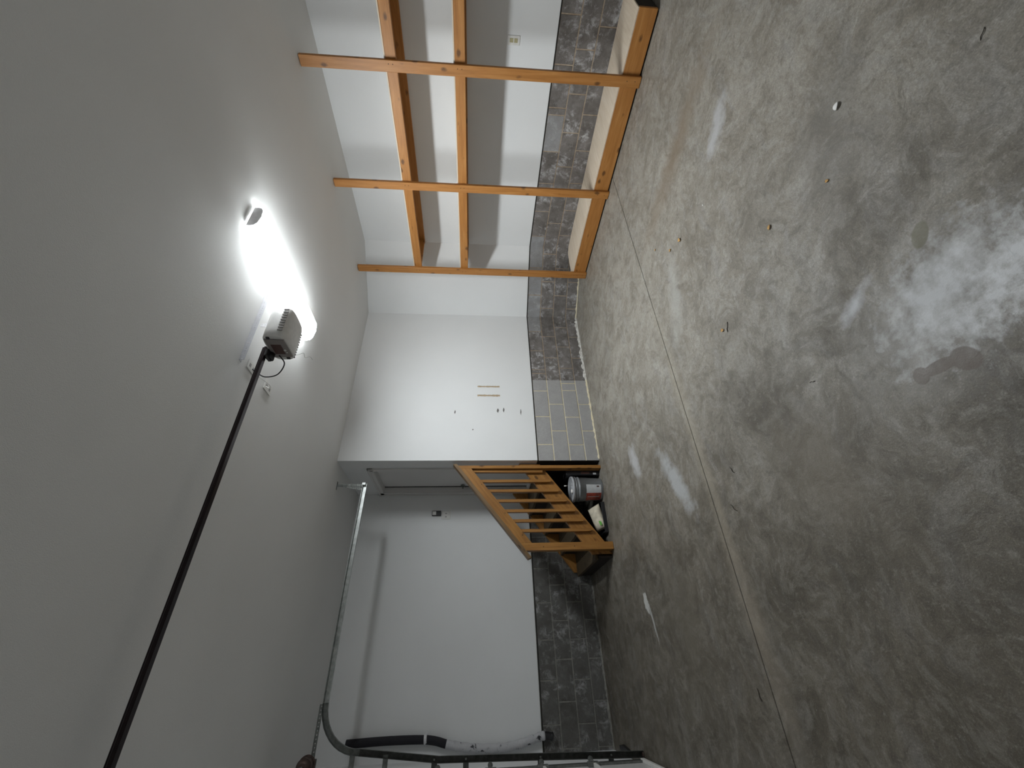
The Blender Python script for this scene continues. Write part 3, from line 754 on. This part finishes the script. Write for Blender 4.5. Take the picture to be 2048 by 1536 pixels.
# cream bag in a black tray
ty = empty('plastic_tray', (1.52, 5.05, 0), 'low black plastic tray on the floor under the stair stringer', 'tray')
def tray(bm):
    x0, x1, y0, y1 = 1.345, 1.70, 4.985, 5.20
    add_box(bm, (x0, y0, .002), (x1, y1, .010)); add_box(bm, (x0, y0-.004, .002), (x1, y0+.004, .045), .001); add_box(bm, (x0, y1-.004, .002), (x1, y1+.004, .05), .001)
    add_box(bm, (x0-.004, y0, .002), (x0+.004, y1, .06), .001); add_box(bm, (x1-.004, y0, .002), (x1+.004, y1, .05), .001)
wpart('tray_body', tray, 'black', ty)
bg = empty('seed_bag', (1.54, 5.07, .01), 'cream coloured bag with a small green label lying in the black tray', 'bag')
def bag(bm):
    nx_, ny_ = 18, 10; g = []
    for s in (1, -1):
        rows = []
        for i in range(nx_+1):
            u = i/nx_*2-1; r = []
            for j in range(ny_+1):
                v = j/ny_*2-1
                e = max(0, (1-abs(u)**3.2))*max(0, (1-abs(v)**2.6))
                hgt = .058*e**.6*(1+.12*math.sin(u*7+v*3)*e)
                r.append(bm.verts.new((u*.145, v*.085*(1-.06*math.cos(u*3)), s*hgt)))
            rows.append(r)
        g.append(rows)
    for s, rows in zip((1, -1), g):
        for i in range(nx_):
            for j in range(ny_):
                q = (rows[i][j], rows[i+1][j], rows[i+1][j+1], rows[i][j+1]); f = bm.faces.new(q if s > 0 else q[::-1]); f.smooth = True
    bmesh.ops.remove_doubles(bm, verts=bm.verts, dist=.0002)
part('bag_body', bag, 'cream', bg, (1.535, 5.075, .082), (math.radians(38), math.radians(-14), math.radians(4)))
part('green_label', lambda bm: add_box(bm, (-.026, -.014, 0), (.026, .014, .0012)), 'green', bg, (1.455, 5.005, .078), (math.radians(72), math.radians(-12), 0))

# ---------------------------------------------------------------- ceiling lamp
lp = empty('ceiling_lamp', (2.83, 2.62, H), 'long white wraparound lamp, lit, on the ceiling', 'lamp')
LY0, LY1, LX = 2.0, 3.24, 2.828
def lamp_prof(s):
    return [(-.125*s, 0), (-.125*s, -.03), (-.118*s, -.062), (-.085*s, -.083), (0, -.094), (.085*s, -.083), (.118*s, -.062), (.125*s, -.03), (.125*s, 0)]
def diffuser(bm):
    add_prism(bm, [(LX+a, H-.008+b_) for a, b_ in lamp_prof(1)], 'Y', LY0+.002, LY1-.002)
    for f in bm.faces:
        f.normal_update()
        if abs(f.normal.y) > .5: f.material_index = 1
        elif abs(f.normal.z) < .05: f.material_index = 2
        elif abs(f.normal.z) < .45: f.material_index = 1   # sides and ends of the lens are dimmer than its underside
part('diffuser', diffuser, ['lamp', 'lamp_side', 'lamp_rim'], lp)
for ya, yb in ((LY0-.008, LY0+.003), (LY1-.003, LY1+.008)):
    part('end_cap', lambda bm: add_prism(bm, [(LX+a, H-.006+b_*.84) for a, b_ in lamp_prof(.86)], 'Y', ya, yb), 'endcap', lp)
part('lamp_base', lambda bm: add_box(bm, (LX-.11, LY0+.02, H-.008), (LX+.11, LY1-.02, H), .001), 'whitemetal', lp)

# ---------------------------------------------------------------- garage door opener
RY, RZ = 2.51, 3.085
op = empty('garage_door_opener', (2.12, RY, 2.9), 'beige garage door opener hanging under the ceiling beside the lamp', 'garage opener')
def t_rail(bm):
    add_box(bm, (G+.03, RY-.018, RZ-.014), (2.02, RY+.018, RZ+.006), .002); add_box(bm, (G+.03, RY-.006, RZ+.006), (2.02, RY+.006, RZ+.022), .001)
part('drive_rail', t_rail, 'railmetal', op)
part('header_bracket', lambda bm: (add_box(bm, (G, RY-.03, RZ-.04), (G+.004, RY+.03, RZ+.05)), add_box(bm, (G, RY-.024, RZ-.025), (G+.06, RY-.02, RZ+.025)), add_box(bm, (G, RY+.02, RZ-.025), (G+.06, RY+.024, RZ+.025))), 'galvdull', op)
part('trolley', lambda bm: (add_box(bm, (-.42, RY-.026, RZ-.03), (-.30, RY+.026, RZ-.014), .003), add_box(bm, (-.38, RY-.006, RZ-.08), (-.34, RY+.006, RZ-.03), .002)), 'railmetal', op)
# housing: rounded shell
def sup(a, b_, n=28, e=3.6):
    out = []
    for i in range(n):
        t = 2*math.pi*i/n; c_, s_ = math.cos(t), math.sin(t)
        out.append((a*math.copysign(abs(c_)**(2/e), c_), b_*math.copysign(abs(s_)**(2/e), s_)))
    return out
MY, MZ = 2.485, 2.985
def housing(bm):
    rings = []
    for x, s in ((1.997, .94), (2.005, 1.0), (2.06, 1.02), (2.20, 1.02), (2.262, .98), (2.282, .90), (2.288, .75)):
        rings.append([bm.verts.new((x, MY+a*s, MZ+b_*s)) for a, b_ in sup(.140, .080)])
    k = len(rings[0])
    for a, b_ in zip(rings, rings[1:]):
        for i in range(k): bm.faces.new((a[i], a[(i+1) % k], b_[(i+1) % k], b_[i])).smooth = True
    bm.faces.new(rings[0][::-1]); bm.faces.new(rings[-1])
hs = part('housing', housing, 'beige', op)
part('front_panel', lambda bm: add_prism(bm, [(MY-.098, MZ-.070), (MY+.088, MZ-.070), (MY+.098, MZ+.060), (MY-.105, MZ+.060)], 'X', 1.988, 2.0), 'taupe', hs, label='dull brown front panel')
part('side_socket', lambda bm: add_box(bm, (1.990, MY-.125, MZ+.02), (1.999, MY-.104, MZ+.042), .002), 'black', hs)
part('side_socket', lambda bm: add_box(bm, (1.990, MY+.10, MZ-.045), (1.999, MY+.122, MZ-.02), .002), 'black', hs)
part('adjust_screw', lambda bm: (add_cyl(bm, (1.989, MY+.01, MZ-.045), (1.984, MY+.01, MZ-.045), .009, seg=12), add_cyl(bm, (1.989, MY+.035, MZ-.05), (1.985, MY+.035, MZ-.05), .005, seg=10)), 'plate', hs)
part('control_plate', lambda bm: add_box(bm, (1.986, MY-.05, MZ-.035), (1.9885, MY+.055, MZ+.035), .001), 'label_dark', hs)
def vents(bm):
    for k in range(9):
        x = 2.045+k*.024
        add_box(bm, (x, MY-.1445, MZ-.062), (x+.010, MY-.1385, MZ-.028))
    for k in range(10):
        x = 2.02+k*.024
        add_box(bm, (x, MY+.132, MZ-.060), (x+.011, MY+.1435, MZ-.02))
v = part('vent_slots', vents, 'scuff', hs); v['kind'] = 'stuff'
part('front_bulge', lambda bm: (add_cyl(bm, (1.99, RY+.03, MZ+.065), (1.94, RY+.03, MZ+.065), .026, seg=18), add_box(bm, (1.93, RY-.03, MZ+.06), (1.99, RY+.05, MZ+.082), .004)), 'black', op)
def ceil_bracket(bm):
    perforated(bm, .66, .034, .022, .0042, .0022, 0, lambda x, y, z: (1.895+x, 2.49+y, H-.003+z))
    perforated(bm, .66, .034, .022, .0042, .0022, 0, lambda x, y, z: (1.895+x, 2.49+z, H-.037+y))
part('ceiling_bracket', ceil_bracket, 'bracketgrey', op)
part('hanging_strap', lambda bm: (perforated(bm, .10, .030, .022, .0042, .003, 0, lambda x, y, z: (2.20+y, 2.486+z, H-.04-.12+x)), add_box(bm, (2.195, 2.40, H-.165), (2.232, 2.56, H-.161))), 'whitemetal', op)
part('top_strap', lambda bm: perforated(bm, .20, .040, .035, .010, .003, 0, lambda x, y, z: (2.10+x, 2.455+y, H-.161+z)), 'black', op)
part('antenna_wire', lambda bm: add_tube(bm, catmull([(2.00, MY+.085, MZ-.07), (2.03, MY+.11, MZ-.10), (2.05, MY+.12, MZ-.125), (2.035, MY+.155, MZ-.128), (2.06, MY+.175, MZ-.15), (2.05, MY+.20, MZ-.165)], 5), .0012, 6), 'cord_grey', op)
part('power_cord', lambda bm: add_tube(bm, catmull([(1.97, 2.53, 2.99), (1.93, 2.58, 2.96), (1.87, 2.63, 3.01), (1.86, 2.65, 3.10), (1.90, 2.66, 3.17), (1.935, 2.66, H-.012)], 6), .0045, 8), 'black', op)
part('signal_wire', lambda bm: add_tube(bm, catmull([(1.945, 2.90, H-.012), (1.90, 2.86, 3.16), (1.86, 2.75, 3.11), (1.80, 2.56, 3.10), (1.76, 2.52, 3.09)], 6), .0028, 8), 'plate', op)

# ceiling boxes
def ceil_plate(cx, cy, ang, sx, sy, label):
    e = empty('ceiling_outlet', (cx, cy, H), label, 'outlet')
    part('cover_plate', lambda bm: add_box(bm, (-sx/2, -sy/2, -.007), (sx/2, sy/2, 0), .003), 'plate', e, (cx, cy, H), (0, 0, ang))
    for s in (-1, 1):
        part('socket', lambda bm: add_box(bm, (-.014, s*.028-.013, -.0085), (.014, s*.028+.013, -.0068), .001), 'cord_grey', e, (cx, cy, H), (0, 0, ang))
    return e
ceil_plate(1.948, 2.655, 0, .075, .118, 'white ceiling outlet with the black cord, half hidden behind the dark rail')
ceil_plate(1.962, 2.945, 0, .08, .125, 'white ceiling outlet with a thin pale wire, farther from the opener')
# wall devices
bb = empty('opener_button', (1.930, A0-DR, 2.108), 'black wall control with a white square button, left of the house door', 'wall button')
wpart('button_body', lambda bm: add_box(bm, (1.890, A0-DR-.022, 2.045), (1.962, A0-DR, 2.172), .004), 'black', bb)
wpart('push_button', lambda bm: add_box(bm, (1.900, A0-DR-.027, 2.112), (1.952, A0-DR-.021, 2.164), .003), 'plate', bb)
lw = empty('light_switch', (1.895, A0-DR, 1.975), 'white two gang switch plate just below the black wall button', 'light switch')
wpart('cover_plate', lambda bm: add_box(bm, (1.842, A0-DR-.006, 1.915), (1.958, A0-DR, 2.035), .003), 'plate', lw)
for x in (1.877, 1.923):
    wpart('toggle', lambda bm: add_box(bm, (x-.005, A0-DR-.016, 1.965), (x+.005, A0-DR-.005, 1.985), .001), 'cord_grey', lw)
ol = empty('wall_outlet', (C2-DR, 1.575, 1.228), 'square ivory outlet on the right wall under the middle shelf', 'outlet')
wpart('cover_plate', lambda bm: add_box(bm, (C2-DR-.006, 1.535, 1.165), (C2-DR, 1.618, 1.295), .003), 'plate', ol)
for z in (1.207, 1.252):
    wpart('socket', lambda bm: add_box(bm, (C2-DR-.009, 1.558, z-.018), (C2-DR-.005, 1.595, z+.018), .002), 'brass', ol)

# ---------------------------------------------------------------- litter on the floor
def leaf(name, x, y, s, ang, label, mt='leaf', cat='leaf'):
    def f(bm):
        n = 7; c = []
        for i in range(n):
            t = i/(n-1); w_ = math.sin(math.pi*min(1, t*1.02))**.7*.32+.02; z = .006*math.sin(t*3.1)+.004
            c.append([bm.verts.new(((t-.5)*s, k*w_*s, z*s/.045+abs(k)*.12*s+.0005)) for k in (-1, 0, 1)])
        for a, b_ in zip(c, c[1:]):
            for k in range(2): bm.faces.new((a[k], a[k+1], b_[k+1], b_[k])).smooth = True
    bm = bmesh.new(); f(bm); me = mesh_from_bm(bm, name); o = link(name, me, mt, (x, y, 0), None, (0, 0, ang)); tag(o, label, cat)
    md = o.modifiers.new('thick', 'SOLIDIFY'); md.thickness = .0012; md.offset = 1
    return o
def twig(x, y, s, ang, label, mt='twig', r=.0022):
    bm = bmesh.new(); add_tube(bm, catmull([(-s/2, 0, r), (-s*.15, s*.07, r+.002), (s*.2, -.03*s, r+.001), (s/2, s*.05, r)], 4), [r*.6]*1+[r]*11+[r*.5], 6)
    me = mesh_from_bm(bm, 'twig'); o = link('twig', me, mt, (x, y, 0), None, (0, 0, ang)); tag(o, label, 'twig'); return o
leaf('dry_leaf', 2.747, 1.986, .04, .4, 'small orange dry leaf left of the sawn joint near the shelf')
leaf('dry_leaf', 2.813, 2.137, .028, 1.8, 'tiny curled orange leaf closest to the far shelf post')
leaf('dry_leaf', 1.768, 1.935, .030, .9, 'pale dry leaf lying beside a black twig mid floor')
leaf('dry_leaf', 1.938, 1.299, .028, 2.4, 'tan dry leaf near the two wet looking stains')
leaf('dry_leaf', 3.06, 2.326, .020, 2.0, 'very small pale leaf next to the sawn joint')
leaf('paper_scrap', 2.006, .736, .036, 2.3, 'white paper scrap on the near right floor', 'chip', 'scrap')
leaf('paper_scrap', 1.784, .949, .020, 1.0, 'tiny tan wood chip beside the white paper scrap', 'leaf', 'wood chip')
leaf('paint_chip', 2.666, 1.635, .014, .3, 'tiny white paint chip on the floor in front of the shelf', 'chip', 'chip')
twig(1.752, 1.886, .065, 2.6, 'short black twig beside a pale leaf mid floor')
twig(.985, 2.33, .055, .5, 'crooked black twig below the sawn joint facing the stairs')
twig(.79, 2.44, .075, .7, 'longer black twig nearest the sawn joint, toward the garage door')
twig(1.60, .362, .036, 2.2, 'dark twig at the near right edge of the floor', r=.0013)
twig(1.08, 1.52, .035, 1.2, 'thin dark twig near the double lobed stain', r=.0012)
twig(-.138, 2.77, .06, .2, 'dark twig on the shaded floor near the garage door')
